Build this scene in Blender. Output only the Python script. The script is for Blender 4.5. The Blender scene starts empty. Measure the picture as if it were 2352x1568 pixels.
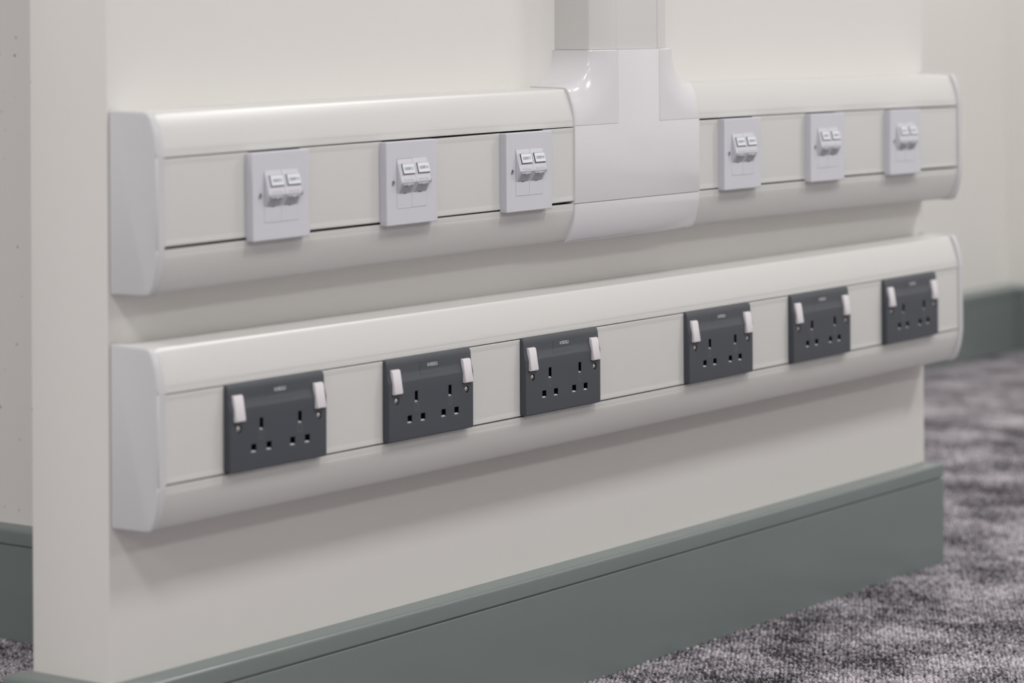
import bpy, bmesh, math, random
from mathutils import Vector, Matrix
random.seed(7)
S = bpy.context.scene
COL = S.collection
R = math.radians

# ------------------------------------------------------------------ camera, light, exposure
cam_d = bpy.data.cameras.new('camera')
cam = bpy.data.objects.new('camera', cam_d); COL.objects.link(cam); S.camera = cam
yaw, roll = 0.62926, -0.00543
F = Vector((math.cos(yaw), math.sin(yaw), 0)); Rt = Vector((math.sin(yaw), -math.cos(yaw), 0)); Up = Vector((0, 0, 1))
c, s = math.cos(roll), math.sin(roll)
Rt, Up = Rt * c + Up * s, Up * c - Rt * s
M = Matrix((Rt, Up, -F)).transposed().to_4x4()
M.translation = Vector((-1.99475, -1.9302, 0.78585))
cam.matrix_world = M
cam_d.sensor_width = 36; cam_d.lens = 36 * 6630.0 / 2352
cam_d.shift_y = (20.6 - 784) / 2352
cam_d.clip_start = 0.05
cam_d.dof.use_dof = True; cam_d.dof.focus_distance = 3.22; cam_d.dof.aperture_fstop = 4.2

S.view_settings.view_transform = 'Standard'; S.view_settings.look = 'None'
S.view_settings.exposure = 0.12; S.view_settings.gamma = 1.0
S.view_settings.use_curve_mapping = False
S.cycles.use_denoising = True
S.cycles.max_bounces = 10; S.cycles.diffuse_bounces = 7

W = bpy.data.worlds.new('world'); S.world = W; W.use_nodes = True
W.node_tree.nodes['Background'].inputs[0].default_value = (0.9, 0.92, 1, 1)
W.node_tree.nodes['Background'].inputs[1].default_value = 0.10

CEIL = 2.7
def panel(x, y, e, size=0.6, col=(1.0, 0.985, 0.97)):
    l = bpy.data.lights.new('ceiling_panel_lamp', 'AREA'); l.shape = 'SQUARE'; l.size = size
    l.energy = e; l.color = col
    o = bpy.data.objects.new('ceiling_panel_lamp', l); COL.objects.link(o)
    o.location = (x, y, CEIL - 0.02)
for x, k in ((-4.2, 0.75), (-1.8, 0.9), (0.6, 0.95), (3.0, 1.22)):
    panel(x, -1.6, 30.5 * k); panel(x, -4.0, 18 * k)
panel(-1.8, 0.6, 28); panel(-4.2, 0.6, 20); panel(2.9, 0.5, 20)

# ------------------------------------------------------------------ materials
def nodes(m): return m.node_tree.nodes, m.node_tree.links
def mat(name, col, rough=0.4, spec=0.5, metal=0.0, bump=0.0, bscale=300.0, var=0.0, vscale=3.0, coat=0.0):
    m = bpy.data.materials.new(name); m.use_nodes = True
    N, L = nodes(m); b = N['Principled BSDF']
    b.inputs['Base Color'].default_value = (*col, 1); b.inputs['Roughness'].default_value = rough
    b.inputs['Specular IOR Level'].default_value = spec; b.inputs['Metallic'].default_value = metal
    if coat: b.inputs['Coat Weight'].default_value = coat
    tc = N.new('ShaderNodeNewGeometry')
    if var:
        n = N.new('ShaderNodeTexNoise'); n.inputs['Scale'].default_value = vscale; n.inputs['Detail'].default_value = 4
        r = N.new('ShaderNodeMapRange'); r.inputs[3].default_value = 1 - var; r.inputs[4].default_value = 1 + var
        mx = N.new('ShaderNodeVectorMath'); mx.operation = 'SCALE'; mx.inputs[0].default_value = col
        L.new(tc.outputs['Position'], n.inputs['Vector']); L.new(n.outputs['Fac'], r.inputs[0])
        L.new(r.outputs[0], mx.inputs['Scale']); L.new(mx.outputs[0], b.inputs['Base Color'])
    if bump:
        n = N.new('ShaderNodeTexNoise'); n.inputs['Scale'].default_value = bscale; n.inputs['Detail'].default_value = 3
        bp = N.new('ShaderNodeBump'); bp.inputs['Strength'].default_value = bump; bp.inputs['Distance'].default_value = 0.001
        L.new(tc.outputs['Position'], n.inputs['Vector']); L.new(n.outputs['Fac'], bp.inputs['Height'])
        L.new(bp.outputs[0], b.inputs['Normal'])
    return m
PAINT = mat('cream_wall_paint', (0.748, 0.737, 0.712), 0.62, 0.3, bump=0.10, bscale=160, var=0.012)
CEILM = mat('ceiling_white', (0.80, 0.79, 0.77), 0.8, 0.2, bump=0.05)
SKIRT = mat('grey_green_gloss_paint', (0.178, 0.207, 0.204), 0.21, 0.5, bump=0.05, bscale=120, var=0.02, vscale=8)
PVC = mat('warm_white_pvc', (0.612, 0.612, 0.600), 0.27, 0.38, var=0.006)
PVCW = mat('cool_white_pvc', (0.575, 0.575, 0.595), 0.26, 0.5)
PVCT = mat('cool_white_gloss_pvc', (0.67, 0.665, 0.69), 0.14, 0.5)
INNER_SHADE = mat('trunking_inside_shaded', (0.10, 0.09, 0.085), 0.7, 0.2)  # dark grey paints the shade inside the trunking, seen through the cover gaps
PLATE = mat('white_plate_plastic', (0.60, 0.60, 0.655), 0.33, 0.5, bump=0.02, bscale=900)
LABEL = mat('white_paper_label', (0.74, 0.77, 0.82), 0.25, 0.5)
HOLD = mat('dark_label_recess', (0.06, 0.05, 0.06), 0.5, 0.3)
INK = mat('black_ink', (0.05, 0.05, 0.06), 0.6, 0.2)
SLATE = mat('slate_socket_plastic', (0.058, 0.064, 0.077), 0.40, 0.45, bump=0.10, bscale=1800, var=0.03, vscale=40)
BLACK = mat('dark_hole', (0.004, 0.004, 0.004), 0.8, 0.05)
LEDGE_LIT = mat('slot_ledge_lit', (0.46, 0.46, 0.48), 0.45, 0.4)  # pale colour paints the light caught on the slate slot's lower edge
EDGE = mat('embossed_edge', (0.16, 0.165, 0.175), 0.4, 0.5)
ROCK = mat('white_rocker_plastic', (0.71, 0.68, 0.71), 0.34, 0.5)
WTEXT = mat('white_print', (0.80, 0.82, 0.84), 0.5, 0.2)
STED = mat('sticker_edge', (0.10, 0.105, 0.115), 0.3, 0.5)
METAL = mat('plated_screw', (0.62, 0.60, 0.57), 0.28, 0.5, metal=1.0)
LIP_SHADE = mat('pale_grey_recess_shade', (0.52, 0.515, 0.55), 0.4, 0.4)  # slightly darker than the plate: paints the shade of a shallow recess
GREYM = mat('grey_shutter', (0.42, 0.415, 0.44), 0.4, 0.4)

def speckled():
    m = mat('speckled_wall_paint', (0.68, 0.665, 0.655), 0.6, 0.3, bump=0.08, bscale=160)
    N, L = nodes(m); b = N['Principled BSDF']
    g = N.new('ShaderNodeNewGeometry')
    v = N.new('ShaderNodeTexVoronoi'); v.voronoi_dimensions = '2D'; v.inputs['Scale'].default_value = 34; v.inputs['Randomness'].default_value = 1.0
    sx_ = N.new('ShaderNodeSeparateXYZ'); cx_ = N.new('ShaderNodeCombineXYZ')
    L.new(g.outputs['Position'], sx_.inputs[0]); L.new(sx_.outputs['Y'], cx_.inputs['X']); L.new(sx_.outputs['Z'], cx_.inputs['Y'])
    L.new(cx_.outputs[0], v.inputs['Vector'])
    sz = N.new('ShaderNodeSeparateColor'); L.new(v.outputs['Color'], sz.inputs[0])
    mr = N.new('ShaderNodeMapRange'); mr.inputs[1].default_value = 0.25; mr.inputs[2].default_value = 1.0
    mr.inputs[3].default_value = 0.0; mr.inputs[4].default_value = 0.075
    L.new(sz.outputs[0], mr.inputs[0])
    lt = N.new('ShaderNodeMath'); lt.operation = 'LESS_THAN'; L.new(v.outputs['Distance'], lt.inputs[0]); L.new(mr.outputs[0], lt.inputs[1])
    k = N.new('ShaderNodeMath'); k.operation = 'MULTIPLY'; L.new(lt.outputs[0], k.inputs[0]); L.new(sz.outputs[1], k.inputs[1])
    mx = N.new('ShaderNodeMix'); mx.data_type = 'RGBA'
    mx.inputs['A'].default_value = (0.70, 0.685, 0.67, 1); mx.inputs['B'].default_value = (0.30, 0.30, 0.29, 1)
    L.new(k.outputs[0], mx.inputs['Factor']); L.new(mx.outputs['Result'], b.inputs['Base Color'])
    return m
SPECK = speckled()

def carpet_mat(k=1.0):
    m = bpy.data.materials.new('mottled_grey_carpet'); m.use_nodes = True
    N, L = nodes(m); b = N['Principled BSDF']; b.inputs['Roughness'].default_value = 0.95
    b.inputs['Specular IOR Level'].default_value = 0.1
    g = N.new('ShaderNodeNewGeometry')
    def noise(scale, det, vec=(1, 1, 1)):
        mp = N.new('ShaderNodeMapping'); mp.inputs['Scale'].default_value = vec
        mp.inputs['Rotation'].default_value = (0, 0, R(-29))
        L.new(g.outputs['Position'], mp.inputs['Vector'])
        n = N.new('ShaderNodeTexNoise'); n.inputs['Scale'].default_value = scale; n.inputs['Detail'].default_value = det
        L.new(mp.outputs[0], n.inputs['Vector']); return n.outputs['Fac']
    f = noise(190, 1, (1, 1, 0.4)); a = noise(9, 3, (1.0, 0.8, 0)); d = noise(38, 2, (1.0, 0.6, 0))
    def madd(x, k, y):
        q = N.new('ShaderNodeMath'); q.operation = 'MULTIPLY_ADD'; L.new(x, q.inputs[0]); q.inputs[1].default_value = k
        if isinstance(y, float): q.inputs[2].default_value = y
        else: L.new(y, q.inputs[2])
        return q.outputs[0]
    t = madd(f, 1.45, madd(a, 1.15, madd(d, 0.65, -1.125)))
    cr = N.new('ShaderNodeValToRGB'); L.new(t, cr.inputs[0])
    e = cr.color_ramp.elements
    e[0].position = 0.22; e[0].color = (0.045, 0.042, 0.047, 1)
    e[1].position = 0.85; e[1].color = (0.56, 0.53, 0.57, 1)
    x = cr.color_ramp.elements.new(0.5); x.color = (0.25, 0.235, 0.257, 1)
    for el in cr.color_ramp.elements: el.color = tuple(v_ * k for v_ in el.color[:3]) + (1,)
    L.new(cr.outputs[0], b.inputs['Base Color'])
    return m
CARPET = carpet_mat()
CARPET_FLAT_SHADED = carpet_mat(0.86)     # same carpet as a flat sheet: shade between loops put into the colour

# ------------------------------------------------------------------ helpers
def link(name, me, m, parent=None, loc=None, smooth=None):
    o = bpy.data.objects.new(name, me); COL.objects.link(o)
    if m is not None and not me.materials:
        for q in (m if isinstance(m, (list, tuple)) else [m]): me.materials.append(q)
    if parent: o.parent = parent
    if loc: o.location = loc
    if smooth:
        me.polygons.foreach_set('use_smooth', [True] * len(me.polygons))
        me.set_sharp_from_angle(angle=R(smooth))
    return o
def thing(name, label, cat, loc=(0, 0, 0), group=None):
    o = bpy.data.objects.new(name, None); COL.objects.link(o); o.location = loc
    o.empty_display_size = 0.05
    o['label'] = label; o['category'] = cat
    if group: o['group'] = group
    return o
def struct(name, me, m, smooth=None):
    o = link(name, me, m, smooth=smooth); o['kind'] = 'structure'; return o
def mesh(verts, faces, name='mesh'):
    me = bpy.data.meshes.new(name); me.from_pydata([tuple(v) for v in verts], [], faces); me.update(); return me
def from_bm(bm, name='mesh'):
    bmesh.ops.recalc_face_normals(bm, faces=bm.faces)
    me = bpy.data.meshes.new(name); bm.to_mesh(me); bm.free(); return me
def bm_box(bm, x0, x1, y0, y1, z0, z1, bev=0.0, seg=2):
    r = bmesh.ops.create_cube(bm, size=1.0)
    for v in r['verts']:
        v.co = Vector(((x0 + x1) / 2 + v.co.x * (x1 - x0), (y0 + y1) / 2 + v.co.y * (y1 - y0), (z0 + z1) / 2 + v.co.z * (z1 - z0)))
    if bev:
        es = list({e for v in r['verts'] for e in v.link_edges})
        bmesh.ops.bevel(bm, geom=es, offset=bev, segments=seg, affect='EDGES', profile=0.5)
def box_me(*a, **k):
    bm = bmesh.new(); bm_box(bm, *a, **k); return from_bm(bm)
def loft(profiles, name='loft'):
    """closed (x,y,z) rings in order -> capped tube"""
    n = len(profiles[0]); V = [p for r in profiles for p in r]; Fc = []
    for i in range(len(profiles) - 1):
        for j in range(n):
            k = (j + 1) % n
            Fc.append((i * n + j, i * n + k, (i + 1) * n + k, (i + 1) * n + j))
    Fc.append(tuple(range(n))[::-1]); Fc.append(tuple((len(profiles) - 1) * n + j for j in range(n)))
    bm = bmesh.new(); vs = [bm.verts.new(v) for v in V]
    for f in Fc: bm.faces.new([vs[i] for i in f])
    return from_bm(bm, name)
def bez(p0, p1, p2, n):
    return [tuple((1 - t) ** 2 * a + 2 * t * (1 - t) * b + t * t * c_ for a, b, c_ in zip(p0, p1, p2)) for t in [i / n for i in range(n + 1)]]
def xs_between(a, b, step=0.1):
    n = max(1, int(math.ceil((b - a) / step))); return [a + (b - a) * i / n for i in range(n + 1)]
def text_me(body, size, extrude=0.0001, sx=1.0):
    cu = bpy.data.curves.new('txt', 'FONT'); cu.body = body; cu.size = size; cu.extrude = extrude
    cu.align_x = 'CENTER'; cu.align_y = 'CENTER'; cu.resolution_u = 3
    o = bpy.data.objects.new('txt', cu); COL.objects.link(o)
    bpy.context.view_layer.update()
    me = bpy.data.meshes.new_from_object(o.evaluated_get(bpy.context.evaluated_depsgraph_get()))
    bpy.data.objects.remove(o); bpy.data.curves.remove(cu)
    # text lies in XY facing +Z -> stand it up in XZ facing -Y
    me.transform(Matrix.Diagonal((sx, 1, 1, 1)))
    me.transform(Matrix.Rotation(R(90), 4, 'X'))
    return me
def boolean_diff(me, cutter):
    a = bpy.data.objects.new('a', me); b = bpy.data.objects.new('b', cutter)
    COL.objects.link(a); COL.objects.link(b)
    m = a.modifiers.new('d', 'BOOLEAN'); m.operation = 'DIFFERENCE'; m.object = b; m.solver = 'EXACT'
    m.material_mode = 'TRANSFER'
    bpy.context.view_layer.update()
    out = bpy.data.meshes.new_from_object(a.evaluated_get(bpy.context.evaluated_depsgraph_get()))
    bpy.data.objects.remove(a); bpy.data.objects.remove(b)
    return out

# ------------------------------------------------------------------ room
WR = 1.640; WT = 0.1028
WL = 0.565                       # face of the wall seen behind the left end
WB = 1.065                       # face of the back wall
WX = 4.045                       # face of the right wall
struct('floor', box_me(-5, WX + .1, -6, 2.5, -0.1, -0.0015), CARPET_FLAT_SHADED)
struct('ceiling', box_me(-5, WX + .1, -6, 2.5, CEIL, CEIL + 0.1), CEILM)
struct('wall_middle', box_me(0, WR, 0, WT, 0, CEIL, bev=0.0012, seg=2), PAINT, 40)
struct('wall_left', box_me(WL, WL + 0.12, WT, WB, 0, CEIL), SPECK)
struct('wall_back', box_me(WL, WX + .1, WB, WB + 0.1, 0, CEIL), PAINT)
struct('wall_right', box_me(WX, WX + 0.1, -6, WB, 0, CEIL), PAINT)
struct('wall_rear', box_me(-5, WX + .1, -6.1, -6, 0, CEIL), PAINT)
struct('wall_outer', box_me(-5.1, -5, -6, 2.5, 0, CEIL), PAINT)
struct('wall_far', box_me(-5, WL + .1, 2.5, 2.6, 0, CEIL), PAINT)

# skirting: profile (out, z) swept round wall footprints with mitred corners
def skirt_profile(h, t):
    p = [(0.0, h - 0.001), (0.0, h)]
    p = [(0.0, h)]
    e = min(0.0045, t * 0.3)
    p += [(t - e - 0.0005, h - 0.0026)] + [(t - e + e * math.sin(a), h - 0.0028 - e + e * math.cos(a)) for a in [R(q) for q in (12, 25, 38, 51, 64, 77, 90)]]
    p += [(t, h - 0.0217), (t - 0.0003, h - 0.0220), (t - 0.0032, h - 0.0221), (t - 0.0032, h - 0.0244), (t - 0.0004, h - 0.0245), (t, h - 0.0249)]
    p += [(t, 0.0), (0.0, 0.0)]
    return p
def skirting(name, path, h, t, bow=None, smooth=25):
    prof = skirt_profile(h, t); n = len(path); rings = []
    pts = [Vector((x, y, 0)) for x, y in path]
    for i, p in enumerate(pts):
        d0 = (p - pts[i - 1]).normalized() if i else None
        d1 = (pts[i + 1] - p).normalized() if i < n - 1 else None
        n0 = Vector((d0.y, -d0.x, 0)) if d0 else None; n1 = Vector((d1.y, -d1.x, 0)) if d1 else None
        if d0 and d1: m_ = (n0 + n1) / (1 + n0.dot(n1))
        else: m_ = n0 or n1
        ring = []
        for o_, z in prof:
            q = p + m_ * o_
            dz = bow(p.x) * (z / h) if bow and abs(p.y) < 1e-6 else 0
            ring.append((q.x, q.y, z + dz))
        rings.append(ring)
    return struct(name, loft(rings), SKIRT, smooth)
SK_H, SK_T = 0.1445, 0.0196
front = [(x, 0.0) for x in xs_between(0, WR, 0.14)]
skirting('baseboard_middle', [(WL - 0.02, WT), (0, WT)] + front + [(WR, WT), (WL + 0.12, WT)], SK_H, SK_T,
         bow=lambda x: -0.00172 * x * (1.63 - x))
skirting('baseboard_left', [(WL, WB), (WL, WT)], 0.1435, 0.0165)
skirting('baseboard_back', [(WL + 0.12, WB), (WX, WB)][::1], 0.147, 0.04)
skirting('baseboard_right', [(WX, WB), (WX, -6)], 0.147, 0.03)

# carpet pile: looped tufts standing in rows
def pile():
    ang = R(29.4); ca, sa = math.cos(ang), math.sin(ang); pts = []
    pu, pv = 0.0058, 0.0050
    def ok(x, y):
        if -0.03 < x < WR + 0.03 and -0.0205 < y < WT + 0.0205: return False
        if x < WL - 0.02 and y > WT + 0.02 and x > -0.25 and y < 0.85: return True
        if x > 0.35 and x < 2.9 and y > -0.62 and y < 0.9 and y > -0.5 + 0.31 * (x - 0.95) - 0.25 and not (x < WL + 0.14 and y > WT): 
            return x > WR or y < 0
        return False
    n = 560
    for i in range(-n, n):
        for j in range(-n, n):
            u, v = i * pu, j * pv
            x = 1.3 + u * ca - v * sa; y = 0.2 + u * sa + v * ca
            if ok(x, y): pts.append((x + random.uniform(-.0012, .0012), y + random.uniform(-.0012, .0012), 0))
    me = bpy.data.meshes.new('pile'); me.from_pydata(pts, [], []); me.materials.append(CARPET)
    o = bpy.data.objects.new('carpet_pile', me); COL.objects.link(o)
    o['kind'] = 'stuff'; o['label'] = 'grey mottled looped carpet pile covering the floor'; o['category'] = 'carpet'
    g = bpy.data.node_groups.new('tufts', 'GeometryNodeTree')
    g.interface.new_socket('Geometry', in_out='INPUT', socket_type='NodeSocketGeometry')
    g.interface.new_socket('Geometry', in_out='OUTPUT', socket_type='NodeSocketGeometry')
    N, L = g.nodes, g.links
    gi = N.new('NodeGroupInput'); go = N.new('NodeGroupOutput')
    ico = N.new('GeometryNodeMeshIcoSphere'); ico.inputs['Radius'].default_value = 1.0; ico.inputs['Subdivisions'].default_value = 2
    tr = N.new('GeometryNodeTransform'); tr.inputs['Scale'].default_value = (0.0030, 0.0025, 0.0036)
    sm = N.new('GeometryNodeSetMaterial'); sm.inputs['Material'].default_value = CARPET
    ss = N.new('GeometryNodeSetShadeSmooth')
    ip = N.new('GeometryNodeInstanceOnPoints')
    rv = N.new('FunctionNodeRandomValue'); rv.data_type = 'FLOAT_VECTOR'
    rv.inputs[0].default_value = (-0.35, -0.35, 0.0); rv.inputs[1].default_value = (0.35, 0.35, 3.14)
    rs = N.new('FunctionNodeRandomValue'); rs.data_type = 'FLOAT_VECTOR'; rs.inputs['Seed'].default_value = 5
    rs.inputs[0].default_value = (0.8, 0.8, 0.65); rs.inputs[1].default_value = (1.15, 1.15, 1.25)
    L.new(ico.outputs['Mesh'], tr.inputs['Geometry']); L.new(tr.outputs[0], ss.inputs[0]); L.new(ss.outputs[0], sm.inputs[0])
    L.new(gi.outputs[0], ip.inputs['Points']); L.new(sm.outputs[0], ip.inputs['Instance'])
    L.new(rv.outputs[0], ip.inputs['Rotation']); L.new(rs.outputs[0], ip.inputs['Scale'])
    L.new(ip.outputs[0], go.inputs[0])
    md = o.modifiers.new('tufts', 'NODES'); md.node_group = g
pile()

# ------------------------------------------------------------------ trunking
YT = -0.060
ZU, ZL = 0.60351, 0.38054            # centre lines of the two runs
HG = 0.0438                          # half height of the centre opening
zoU = lambda X: 0.00039 * X + 0.00735 * X * (1.63 - X)
zoL = lambda X: -0.00112 * X - 0.00232 * X * (1.63 - X)
HH = 0.0872

def cover_profile():
    """outer curved cover, (y, h) with h measured from the run's centre line"""
    p = [(0.0, HH), (-0.0455, HH - 0.0010), (-0.0472, HH - 0.0014)]
    p += bez((-0.0480, HH - 0.0024), (-0.0560, HH - 0.0180), (-0.0597, HG + 0.0075), 12)
    p += [(-0.0598, HG + 0.0062), (-0.0597, HG + 0.0052), (-0.0600, HG + 0.0040), (-0.0600, HG - 0.0002), (-0.0540, HG - 0.0002), (-0.0540, HG + 0.006)]
    p += [(-0.0505, HH - 0.016), (-0.0430, HH - 0.0045), (0.0, HH - 0.0035)]
    return p
CP = cover_profile()
def run_mesh(prof, x0, x1, zc, zo, sign=1, step=0.08):
    return loft([[(x, y, zc + sign * h + zo(x)) for y, h in prof] for x in xs_between(x0, x1, step)])
def panel_profile(ht, hb):
    # flat centre cover with a fine bead near each edge
    t, b = ht, hb
    return [(-0.0545, t), (-0.0590, t), (-0.0600, t - 0.0008), (-0.0600, t - 0.0052), (-0.05985, t - 0.0060), (-0.0599, t - 0.0068),
            (-0.0599, b + 0.0068), (-0.05985, b + 0.0060), (-0.0600, b + 0.0052), (-0.0600, b + 0.0008), (-0.0590, b), (-0.0545, b)]
def cover_panel(parent, x0, x1, zc, zo, top=(0.0006, 0.0006), bot=(0.0006, 0.0006)):
    rings = []
    for x in xs_between(x0, x1, 0.08):
        k = (x - x0) / (x1 - x0)
        ht = HG - 0.0006 - (top[0] + (top[1] - top[0]) * k); hb = -HG + 0.0006 + (bot[0] + (bot[1] - bot[0]) * k)
        rings.append([(x, y, zc + h + zo(x)) for y, h in panel_profile(ht, hb)])
    return link('cover_panel', loft(rings), PVC, parent, smooth=30)
def cap_outline(inset=0.0):
    h = 0.0884 - inset; d = inset
    p = [(-0.0016, h), (-0.0475 + d, h - 0.0008), (-0.0505 + d, h - 0.0018)]
    p += bez((-0.0523 + d, h - 0.0035), (-0.0606 + d, h - 0.0180), (-0.0627 + d, HG + 0.0005), 10)
    p += [(-0.0624 + d, HG + 0.0002), (-0.0624 + d, HG - 0.0002), (-0.0627 + d, HG - 0.0005)]
    q = [(y, -z) for y, z in p[::-1]]
    return p + q
def end_cap(parent, x_out, x_in, zc, zo):
    dirn = 1 if x_in > x_out else -1
    steps = [(0.0, 0.0026), (0.0003, 0.0016), (0.0009, 0.0008), (0.0018, 0.0002), (0.0028, 0.0), (abs(x_in - x_out) - 0.0006, 0.0), (abs(x_in - x_out), 0.0006)]
    rings = [[(x_out + dirn * a, y, zc + h + zo(x_out)) for y, h in cap_outline(i)] for a, i in steps]
    cap = link('end_cap', loft(rings), PVCW, parent, smooth=38)
    return cap
def trunking(label, x0, x1, zc, zo, panels, caps):
    t = thing('cable_trunking', label, 'trunking', ((x0 + x1) / 2, 0, zc - HH), 'dado trunking runs')
    t.rotation_euler = (0, 0, 0)
    P = []
    P.append(link('back_box', run_mesh([(-0.0005, HH - 0.006), (-0.046, HH - 0.006), (-0.046, -HH + 0.006), (-0.0005, -HH + 0.006)], x0 + .001, x1 - .001, zc, zo), INNER_SHADE))
    P.append(link('top_cover', run_mesh(CP, x0, x1, zc, zo), PVC, smooth=22))
    P.append(link('bottom_cover', run_mesh(CP, x0, x1, zc, zo, -1), PVC, smooth=22))
    for a in panels: P.append(cover_panel(None, *a[:2], zc, zo, *a[2:]))
    for xo, xi in caps: P.append(end_cap(None, xo, xi, zc, zo))
    for p in P:
        p.parent = t; p.matrix_parent_inverse = Matrix.Translation(-t.location)
    return t

DX = [0.13101, 0.34018, 0.54995, 0.99963, 1.20808, 1.41793]
SX = [0.09648, 0.34283, 0.58524, 0.91962, 1.16449, 1.40834]
XL, XR = 0.0122, 1.6284
TX0, TX1 = 0.6915, 0.9535           # tee
ov = 0.004
trunking('upper white cable trunking left of the vertical riser, holding three data outlets', XL, TX0, ZU, zoU,
         [(XL, DX[0] + ov, (.0008, .0008), (.0022, .0020)),
          (DX[0] + .086 - ov, DX[1] + ov, (.0010, .0010), (.0022, .0018)),
          (DX[1] + .086 - ov, DX[2] + ov, (.0022, .0014), (.0010, .0010)),
          (DX[2] + .086 - ov, TX0, (.0008, .0006), (.0018, .0024))], [(0.0025, 0.0125)])
trunking('upper white cable trunking right of the vertical riser, running to the far end cap', TX1, XR, ZU, zoU,
         [(TX1, DX[3] + ov, (.0018, .0018), (.0006, .0008)),
          (DX[3] + .086 - ov, DX[4] + ov, (.0008, .0008), (.0012, .0012)),
          (DX[4] + .086 - ov, DX[5] + ov, (.0010, .0010), (.0014, .0014)),
          (DX[5] + .086 - ov, XR, (.0018, .0018), (.0020, .0020))], [(WR, XR - .0004)])
SE = [XL] + [v for x in SX for v in (x + ov, x + .146 - ov)] + [XR]
trunking('lower white cable trunking carrying six dark grey double sockets', XL, XR, ZL, zoL,
         [(SE[i], SE[i + 1], (.0008, .0008), (.0008, .0008)) for i in range(0, len(SE), 2)], [(0.0025, 0.0125), (WR, XR - .0004)])

# vertical riser (same cover shape, standing upright) above the tee
XC = 0.8222; TOP = 0.7383
rz = thing('vertical_trunking', 'vertical white trunking riser rising from the tee up the wall', 'trunking', (XC, 0, TOP), 'dado trunking runs')
def riser(prof, sgn, m, nm, z0=TOP + 0.0003, z1=CEIL):
    q = [(sgn * h, y) for y, h in prof]
    me = loft([[(x, y, z - TOP) for x, y in q] for z in (z0, (z0 + z1) / 2, z1)])
    return link(nm, me, m, rz, smooth=22)
kx = 0.0818 / HH
RP = [(y, h if h < HG + 0.01 else HG + 0.01 + (h - HG - 0.01) * ((0.0818 - HG - 0.01) / (HH - HG - 0.01))) for y, h in CP]
RP = [p for p in RP if not (HG + 0.0045 < p[1] < HG + 0.0070)]
riser(RP, 1, PVC, 'side_cover'); riser(RP, -1, PVC, 'side_cover')
riser([(-0.0005, 0.076), (-0.046, 0.076), (-0.046, -0.076), (-0.0005, -0.076)], 1, INNER_SHADE, 'back_box')
riser([(-0.0545, HG - .0006), (-0.0597, HG - .0006), (-0.0600, HG - .0009), (-0.0600, -HG + .0009), (-0.0597, -HG + .0006), (-0.0545, -HG + .0006)], 1, PVC, 'cover_panel')

# tee: outer profile swept round a concave fillet
ZT = ZU + zoU(0.8235)
tee = thing('trunking_tee', 'glossy white flat tee fitting joining upper trunking to vertical riser', 'trunking fitting', (0.8235, 0, ZT - 0.09))
TEE_H = 0.0885
def tee_prof(ins=0.0):
    p = [(0.0, 0.0), (-0.0490 + ins, 0.0010), (-0.0515 + ins, 0.0022)]
    p += bez((-0.0530 + ins, 0.0040), (-0.0605 + ins, 0.0180), (-0.0622 + ins, 0.0385), 12)
    p += [(-0.0622 + ins, 0.0440)]
    return p                              # (y, s)
RF = 0.0390; HV = 0.0880; cxm = 0.8230; SM = 0.0440
xfill = cxm - HV - RF
def flank(sgn):
    """corner cover: profile swept along straight, concave arc, straight"""
    path = []
    zT = ZT + TEE_H
    path.append((TX0 - cxm, zT, (0, -1), 0.0016)); path.append((TX0 - cxm + 0.0010, zT, (0, -1), 0.0004)); path.append((TX0 - cxm + 0.0020, zT, (0, -1), 0))
    for i in range(17):
        a = -math.pi / 2 + math.pi / 2 * i / 16
        n = (math.cos(a), math.sin(a)); path.append((xfill - cxm + RF * n[0], zT + RF + RF * n[1], n, 0))
    path.append((-HV, TOP - 0.0014 + 0, (1, 0), 0)); path.append((-HV, TOP, (1, 0), 0.0012))
    rings = []
    for x, z, n, ins in path:
        ring = []
        sh = 0.0
        for y, s in tee_prof(ins):
            ring.append((cxm + sgn * (x + n[0] * s), y, z + n[1] * s))
        rings.append(ring)
    bm = bmesh.new(); grid = [[bm.verts.new(v) for v in r] for r in rings]
    for i in range(len(grid) - 1):
        for j in range(len(grid[0]) - 1):
            bm.faces.new((grid[i][j], grid[i][j + 1], grid[i + 1][j + 1], grid[i + 1][j]))
    # flat fill between the sweep and the square inner corner
    cxr = cxm + sgn * (-HV + SM); czr = zT - SM
    cv = bm.verts.new((cxr, -0.0622, czr))
    for i in range(2, len(grid) - 2):
        bm.faces.new((grid[i][-1], cv, grid[i + 1][-1]))
    # solid left/right end and underside of the seam
    back = [bm.verts.new((v.co.x, -0.0500, v.co.z)) for v in (grid[0][-1], cv, grid[-1][-1])]
    i0 = grid[0][-1]; i1 = grid[-1][-1]
    bm.faces.new((i0, grid[1][-1], grid[2][-1], cv, back[1], back[0])); bm.faces.new((cv, grid[-2][-1], i1, back[2], back[1]))
    bm.faces.new([v for v in grid[0]] + [back[0], bm.verts.new((cxm + sgn * path[0][0], 0.0, zT - 0.045))])
    bm.faces.new([v for v in grid[-1]][::-1] + [bm.verts.new((cxm + sgn * (-HV + 0.045), 0, TOP)), back[2]])
    me = from_bm(bm)
    o = link('corner_cover', me, PVCT, tee, smooth=30); o.matrix_parent_inverse = Matrix.Translation(-tee.location)
flank(1); flank(-1)
def tee_part(nm, me, m=PVCT, sm=30):
    o = link(nm, me, m, tee, smooth=sm); o.matrix_parent_inverse = Matrix.Translation(-tee.location); return o
g_ = 0.00028
zs0 = ZT + TEE_H - SM; xv = HV - SM; hb = -0.0442
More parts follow.
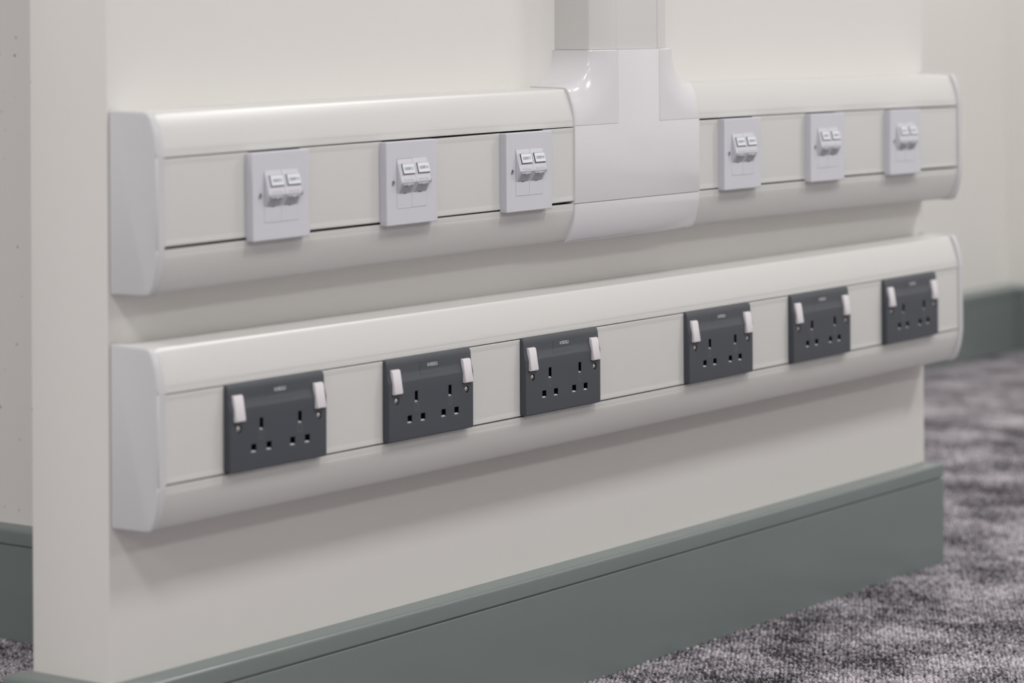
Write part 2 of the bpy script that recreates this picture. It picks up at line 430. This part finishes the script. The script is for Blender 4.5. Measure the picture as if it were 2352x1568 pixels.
def tee_center():
    pts = [(TX0, ZT + hb + g_), (TX1 + .0008, ZT + hb + g_), (TX1 + .0008, zs0 - g_), (cxm + xv - g_, zs0 - g_), (cxm + xv - g_, TOP), (cxm - xv + g_, TOP), (cxm - xv + g_, zs0 - g_), (TX0, zs0 - g_)]
    bm = bmesh.new()
    fr = bm.faces.new([bm.verts.new((x, -0.0622, z)) for x, z in pts])
    ex = bmesh.ops.extrude_face_region(bm, geom=[fr])
    for v in ex['geom']:
        if isinstance(v, bmesh.types.BMVert): v.co.y = -0.0505
    bmesh.ops.recalc_face_normals(bm, faces=bm.faces)
    es = [e for e in bm.edges if all(abs(v.co.y + 0.0622) < 1e-6 for v in e.verts)]
    bmesh.ops.bevel(bm, geom=es, offset=0.0005, segments=2, affect='EDGES', profile=0.5)
    return from_bm(bm)
tee_part('center_cover', tee_center())
# lower curved cover and the back body
tp = tee_prof(0)
lowp = [(y, -TEE_H - 0.0015 + s) for y, s in tp[:-1]] + [(-0.0622, hb - g_ - 0.0004), (-0.0618, hb - g_), (-0.0520, hb - g_), (-0.0520, hb - 0.006), (-0.040, -TEE_H + 0.008), (0, -TEE_H + 0.006)]
def lowring(x, ins): return [(x, min(0, y + ins) if i < len(tp) + 2 and i > 0 else y, ZT + h + (ins if i < 12 else 0)) for i, (y, h) in enumerate(lowp)]
tee_part('bottom_cover', loft([lowring(TX0, 0.0012), lowring(TX0 + 0.001, 0.0003), lowring(TX0 + 0.002, 0), lowring(TX1 - 0.001, 0), lowring(TX1, 0.0004)]))
bmb = bmesh.new(); bm_box(bmb, TX0 + .0008, TX1 - .0008, -0.0610, -0.0005, ZT - TEE_H + 0.045, zs0 + 0.001)
bm_box(bmb, cxm - xv - .001, cxm + xv + .001, -0.0610, -0.0005, zs0, TOP - 0.002)
tee_part('back_body', from_bm(bmb), PVCW, None)

# ------------------------------------------------------------------ data outlets
def rounded_plate(w, h, t, rc, re, y_front):
    """box plate with rounded corners/edges, x 0..w, z 0..h, y 0..-t"""
    bm = bmesh.new(); bm_box(bm, 0, w, -t, 0, 0, h)
    es = [e for e in bm.edges if abs(e.verts[0].co.y - e.verts[1].co.y) > 1e-5]
    bmesh.ops.bevel(bm, geom=es, offset=rc, segments=4, affect='EDGES', profile=0.5)
    es = [e for e in bm.edges if all(abs(v.co.y + t) < 1e-6 for v in e.verts)]
    bmesh.ops.bevel(bm, geom=es, offset=re, segments=3, affect='EDGES', profile=0.5)
    return from_bm(bm)
TD = 0.0093
dp = rounded_plate(0.0862, 0.0870, TD, 0.0012, 0.0011, 0)
dp.materials.append(PLATE)
cut = bmesh.new(); bm_box(cut, 0.0167, 0.0675, -0.02, -0.0040, 0.0174, 0.0690)
for x in (0.0112, 0.0730):
    r = bmesh.ops.create_cone(cut, cap_ends=True, segments=20, radius1=0.0032, radius2=0.0032, depth=0.008)
    bmesh.ops.rotate(cut, verts=r['verts'], cent=(0, 0, 0), matrix=Matrix.Rotation(R(90), 3, 'X'))
    bmesh.ops.translate(cut, verts=r['verts'], vec=(x, -TD - 0.001, 0.0436))
cm = from_bm(cut); cm.materials.append(PLATE)
DPLATE = boolean_diff(dp, cm)

# module, local origin at its lower left front-plane corner; y<0 towards the room
MW, MH = 0.0250, 0.0512
def module_me():
    prof = [(0.0045, 0.0), (-0.0003, 0.0), (-0.0003, 0.0156), (-0.0054, 0.0252), (-0.0061, 0.0262), (-0.0064, 0.0274), (-0.0062, 0.0288), (-0.0004, MH - 0.0003), (0.0, MH), (0.0045, MH)]
    me = loft([[(x, y, z) for y, z in prof] for x in (0.0, MW)])
    bm = bmesh.new(); bm.from_mesh(me)
    es = [e for e in bm.edges if all(abs(v.co.x) < 1e-6 or abs(v.co.x - MW) < 1e-6 for v in e.verts) and abs(e.verts[0].co.x - e.verts[1].co.x) < 1e-6 and all(v.co.y < 0.001 for v in e.verts)]
    bmesh.ops.bevel(bm, geom=es, offset=0.0005, segments=2, affect='EDGES', profile=0.5)
    return from_bm(bm)
MOD = module_me(); MOD.materials.append(PLATE)
sl = math.atan2(0.0062 - 0.0004, MH - 0.0291)     # slope of the upper face from vertical
def on_slope(z, out=0.0):                         # point on the sloping face at height z
    k = (MH - 0.0003 - z) / (MH - 0.0003 - 0.0288)
    return Vector((0, -0.0004 - 0.0058 * k - out * math.cos(sl), z + out * math.sin(sl)))
def slope_box(x0, x1, z0, z1, o0, o1, m, bev=0.0002):
    me = box_me(x0, x1, -o1, -o0, 0, (z1 - z0) / math.cos(sl), bev=bev, seg=1)
    me.transform(Matrix.Translation(on_slope(z0)) @ Matrix.Rotation(-sl, 4, 'X'))
    me.materials.append(m); return me
HOLDER = slope_box(0.0020, 0.0240, 0.0345, 0.0465, -0.0003, 0.0005, PLATE)
RECESS = slope_box(0.0044, 0.0240, 0.0350, 0.0460, 0.0, 0.0012, HOLD)
LAB = slope_box(0.0050, 0.0240, 0.0357, 0.0456, 0.0012, 0.0018, LABEL)
ul = Vector((-0.0003, 0.0156)) ; ur = Vector((-0.0054, 0.0252))
ua = math.atan2(-(ur.x - ul.x), ur.y - ul.y)
def under_box(x0, x1, d0, d1, o0, o1, m, bev=0.00015):
    me = box_me(x0, x1, -o1, -o0, d0, d1, bev=bev, seg=1)
    me.transform(Matrix.Translation((0, ul.x, ul.y)) @ Matrix.Rotation(ua, 4, 'X'))
    me.materials.append(m); return me
SHUT = under_box(0.0040, 0.0215, 0.0002, 0.0104, -0.0002, 0.0004, GREYM)
TAB = under_box(0.0105, 0.0155, 0.0092, 0.0112, 0.0003, 0.0017, PLATE)
BAR = under_box(0.0042, 0.0213, 0.0101, 0.0109, 0.0002, 0.0011, PLATE)
SLOT = under_box(0.0100, 0.0155, -0.0008, 0.0003, -0.0002, 0.0003, BLACK)
LIP = slope_box(0.0045, 0.0215, 0.0288, 0.0306, -0.0003, 0.0002, LIP_SHADE, bev=0.0001)
def screw_me(r, y):
    bm = bmesh.new()
    q = bmesh.ops.create_uvsphere(bm, u_segments=20, v_segments=10, radius=r)
    for v in q['verts']: v.co.y = v.co.z * 0 + v.co.y
    bmesh.ops.scale(bm, verts=q['verts'], vec=(1, 0.45, 1))
    me = from_bm(bm); me.materials.append(METAL)
    cb = bmesh.new(); bm_box(cb, -r * 0.14, r * 0.14, -r, -r * 0.16, -r * 1.2, r * 1.2)
    c2 = from_bm(cb); c2.transform(Matrix.Rotation(R(15), 4, 'Y')); c2.materials.append(METAL)
    out = boolean_diff(me, c2); out.polygons.foreach_set('use_smooth', [True] * len(out.polygons)); out.set_sharp_from_angle(angle=R(35))
    return out
SCREW = screw_me(0.0029, 0)
def place(nm, me, parent, loc=(0, 0, 0), sm=None):
    return link(nm, me, None, parent, loc, sm)
dlabels = ['white data outlet printed 038/BM/13 and 038/BM/14, nearest the left end cap',
           'white data outlet printed 038/BM/15 and 038/BM/16, second from the left end',
           'white data outlet printed 038/BM/17 and 038/BM/18, just left of the tee',
           'white data outlet just right of the tee on the upper trunking',
           'white data outlet in the middle of the three right of the tee',
           'white data outlet on the upper trunking nearest its far right end cap']
for i, x in enumerate(DX):
    slope = (zoU(x + .086) - zoU(x)) / .086
    t = thing('data_outlet', dlabels[i], 'data outlet', (x, YT, 0.55828 + zoU(x)), 'data outlets along the upper trunking')
    t.rotation_euler = (0, -math.atan(slope), 0)
    place('faceplate', DPLATE, t)
    place('screw', SCREW, t, (0.0112, -TD + 0.0022, 0.0436), None)
    place('screw', SCREW, t, (0.0730, -TD + 0.0022, 0.0436), None)
    for k in range(2):
        m = place('data_module', MOD, t, (0.01700 + k * 0.02525, -TD, 0.01765 - (0.0002 if (k == 0 and i == 1) else 0)))
        place('label_holder', HOLDER, m); place('label_recess', RECESS, m)
        place('label_strip', LAB, m)['label'] = 'white printed label'
        place('shutter', SHUT, m); place('finger_tab', TAB, m); place('shutter_bar', BAR, m); place('latch_slot', SLOT, m); place('lip_recess_shade', LIP, m)
        tm = text_me('038/BM/%d' % (13 + 2 * i + k), 0.0048, 0.00003, 0.70)
        tm.transform(Matrix.Translation(on_slope(0.0404, 0.00183) + Vector((0.0146, 0, 0))) @ Matrix.Rotation(-sl, 4, 'X'))
        tm.materials.append(INK)
        place('printed_code', tm, m)['label'] = 'black printed outlet number'

# ------------------------------------------------------------------ double sockets
TS = 0.0083; SW, SH = 0.146, 0.0862
def socket_plate():
    prof = [(0.0, 0.0), (-TS + 0.0022, 0.0), (-TS + 0.0008, 0.0004), (-TS + 0.0001, 0.0014), (-TS, 0.0030), (-TS, 0.0608), (-TS + 0.00015, 0.0618), (-TS + 0.0005, 0.0627),
            (-TS + 0.0023, 0.0690), (-TS + 0.0026, 0.0702), (-TS + 0.00275, 0.0720), (-TS + 0.0031, 0.0790), (-TS + 0.0037, 0.0828), (-TS + 0.0048, 0.0850), (-TS + 0.0064, 0.0860), (0.0, 0.0862)]
    n = 6; re = 0.0012; rc = 0.0035
    rings = []
    # edge rounding at both ends by pulling the profile back
    def ring(x, pull, zin):
        out = []
        for y, z in prof:
            yy = min(0.0, y + pull) if y < 0 else 0.0
            if y < 0: yy = min(yy, -0.0005)
            zz = min(max(z, zin), SH - zin)
            out.append((x, yy, zz))
        return out
    def sector(t):      # t: distance from the end -> (pull, zin)
        pull = 0 if t >= re else re - math.sqrt(max(0, re * re - (re - t) ** 2))
        zin = 0 if t >= rc else rc - math.sqrt(max(0, rc * rc - (rc - t) ** 2))
        return pull, zin
    ts = [0.0, 0.0001, 0.0003, 0.0006, 0.0009, 0.0012, 0.0017, 0.0023, 0.0030, 0.0036]
    for t in ts: rings.append(ring(t, *sector(t)))
    for t in ts[::-1]: rings.append(ring(SW - t, *sector(t)))
    me = loft(rings); bm = bmesh.new(); bm.from_mesh(me)
    bmesh.ops.remove_doubles(bm, verts=bm.verts, dist=1e-6)
    bmesh.ops.dissolve_degenerate(bm, dist=1e-6, edges=bm.edges)
    return from_bm(bm)
SP = socket_plate(); SP.materials.append(SLATE)
holes = []
for ex in (0.0460, 0.1042):
    holes += [(ex, 0.0447, 0.0052, 0.0108), (ex - 0.0113, 0.0220, 0.0074, 0.0072), (ex + 0.0113, 0.0220, 0.0074, 0.0072)]
cut = bmesh.new()
for x, z, w, h in holes:
    # slot with a small bevelled lower ledge
    yb, zb, zt = -0.0022, z - h / 2 + 0.0006, z + h / 2
    pr = [(-0.0120, zb - 0.0013 - 0.0013 * (0.0120 - TS) / 0.0018), (-TS + 0.0018, zb), (yb, zb), (yb, zt), (-0.0120, zt)]
    v = [[cut.verts.new((xx, y_, z_)) for y_, z_ in pr] for xx in (x - w / 2, x + w / 2)]
    for k in range(5):
        fc = cut.faces.new((v[0][k], v[0][(k + 1) % 5], v[1][(k + 1) % 5], v[1][k])); fc.material_index = 1 if k == 0 else 0
    cut.faces.new(v[0]); cut.faces.new(v[1][::-1])
for x in (0.0130, 0.1338):
    r = bmesh.ops.create_cone(cut, cap_ends=True, segments=20, radius1=0.0036, radius2=0.0036, depth=0.010)
    bmesh.ops.rotate(cut, verts=r['verts'], cent=(0, 0, 0), matrix=Matrix.Rotation(R(90), 3, 'X'))
    bmesh.ops.translate(cut, verts=r['verts'], vec=(x, -TS - 0.0018, 0.0424))
bmesh.ops.recalc_face_normals(cut, faces=cut.faces)
cm = bpy.data.meshes.new('cut'); cut.to_mesh(cm); cut.free(); cm.materials.append(BLACK); cm.materials.append(LEDGE_LIT)
SPLATE = boolean_diff(SP, cm)
SPLATE.polygons.foreach_set('use_smooth', [True] * len(SPLATE.polygons)); SPLATE.set_sharp_from_angle(angle=R(28))

def rocker():
    # side profile: nearly flush on top, kicked out at the bottom
    prof = [(-0.0040, 0.0497), (-0.0112, 0.0497), (-0.0122, 0.0503), (-0.0125, 0.0515), (-0.0088, 0.0735), (-0.0080, 0.0748), (-0.0066, 0.0752), (-0.0040, 0.0752)]
    me = loft([[(x, y, z) for y, z in prof] for x in (0, 0.0135)])
    bm = bmesh.new(); bm.from_mesh(me)
    es = [e for e in bm.edges if abs(e.verts[0].co.x - e.verts[1].co.x) < 1e-6 and all(v.co.y < -0.005 for v in e.verts)]
    bmesh.ops.bevel(bm, geom=es, offset=0.0009, segments=3, affect='EDGES', profile=0.5)
    return from_bm(bm)
ROCKER = rocker(); ROCKER.materials.append(ROCK)
SURR = box_me(-0.0007, 0.0142, -0.0085, -0.0045, 0.0485, 0.0500); SURR.materials.append(BLACK)
def emblem():
    bm = bmesh.new(); w, h, t = 0.0072, 0.0090, 0.00025
    for a in ((-w / 2, w / 2, -h / 2, -h / 2 + t), (-w / 2, w / 2, h / 2 - t, h / 2), (-w / 2, -w / 2 + t, -h / 2, h / 2), (w / 2 - t, w / 2, -h / 2, h / 2)):
        bm_box(bm, a[0], a[1], -0.00012, 0.0002, a[2], a[3])
    n = 20; r0, r1 = 0.0026, 0.0029
    vs = [[bm.verts.new((r * math.cos(2 * math.pi * k / n), -0.00012, r * 1.12 * math.sin(2 * math.pi * k / n))) for k in range(n)] for r in (r0, r1)]
    for k in range(n): bm.faces.new((vs[0][k], vs[0][(k + 1) % n], vs[1][(k + 1) % n], vs[1][k]))
    me = from_bm(bm); me.materials.append(EDGE); return me
EMB = emblem()
def sticker():
    # clear film following the sloping top of the plate
    bm = bmesh.new(); xs = (0.0555, 0.0905); pr = [(-TS + 0.0013, 0.0655), (-TS + 0.0023, 0.0690), (-TS + 0.0026, 0.0702), (-TS + 0.0031, 0.0788)]
    ring = [(y - 0.00010, z) for y, z in pr] + [(y + 0.0004, z) for y, z in pr[::-1]]
    me = loft([[(x, y, z) for y, z in ring] for x in xs]); bm.free()
    me.materials.append(SLATE); return me
STK = sticker()
def sticker_edge():
    bm = bmesh.new()
    pr = [(-TS + 0.0013, 0.0655), (-TS + 0.0023, 0.0690), (-TS + 0.0026, 0.0702), (-TS + 0.0031, 0.0788)]
    for x in (0.0554, 0.0904):
        for (y0, z0), (y1, z1) in zip(pr[:-1], pr[1:]):
            v = [bm.verts.new(p) for p in ((x, y0 - 0.00026, z0), (x + 0.0002, y0 - 0.00026, z0), (x + 0.0002, y1 - 0.00026, z1), (x, y1 - 0.00026, z1))]
            bm.faces.new(v)
    for y, z in (pr[0], pr[-1]):
        v = [bm.verts.new(p) for p in ((0.0555, y - 0.00026, z - .0001), (0.0905, y - 0.00026, z - .0001), (0.0905, y - 0.00026, z + 0.0001), (0.0555, y - 0.00026, z + 0.0001))]
        bm.faces.new(v)
    me = from_bm(bm); me.materials.append(STED); return me
STKE = sticker_edge()
TXT = text_me('01/02/3L3', 0.0050, 0.00003, 0.86)
tl = math.atan2(0.0004, 0.007)
TXT.transform(Matrix.Translation((0.0772, -TS + 0.0028 - 0.0002, 0.0748)) @ Matrix.Rotation(-tl, 4, 'X'))
TXT.materials.append(WTEXT)
slabels = ['dark grey double socket with white rockers, nearest the left end of lower trunking',
           'dark grey double socket below the second data outlet from the left',
           'dark grey double socket with white rockers, just below and left of the tee',
           'dark grey double socket with white rockers, first right of the long blank cover panel',
           'dark grey double socket, last but one before the far right end cap',
           'slightly blurred dark grey double socket beside the far right end cap']
for i, x in enumerate(SX):
    slope = (zoL(x + .146) - zoL(x)) / .146
    t = thing('double_socket', slabels[i], 'socket', (x, YT, 0.33827 + zoL(x)), 'double sockets along the lower trunking')
    t.rotation_euler = (0, -math.atan(slope), 0)
    place('faceplate', SPLATE, t)
    for rx in (0.0056, 0.1272):
        r = place('rocker_switch', ROCKER, t, (rx, 0, 0), 30); r['label'] = 'white rocker switch'
        place('switch_gap', SURR, r)
    for sx in (0.0130, 0.1338): place('screw', SCREW, t, (sx, -TS + 0.0012, 0.0424))
    for ex in (0.0460, 0.1042): place('emblem', EMB, t, (ex, -TS, 0.0335))
    st = place('circuit_sticker', STK, t); place('sticker_edge', STKE, st)
    place('printed_code', TXT, st)['label'] = 'white printed circuit number 01/02/3L3'
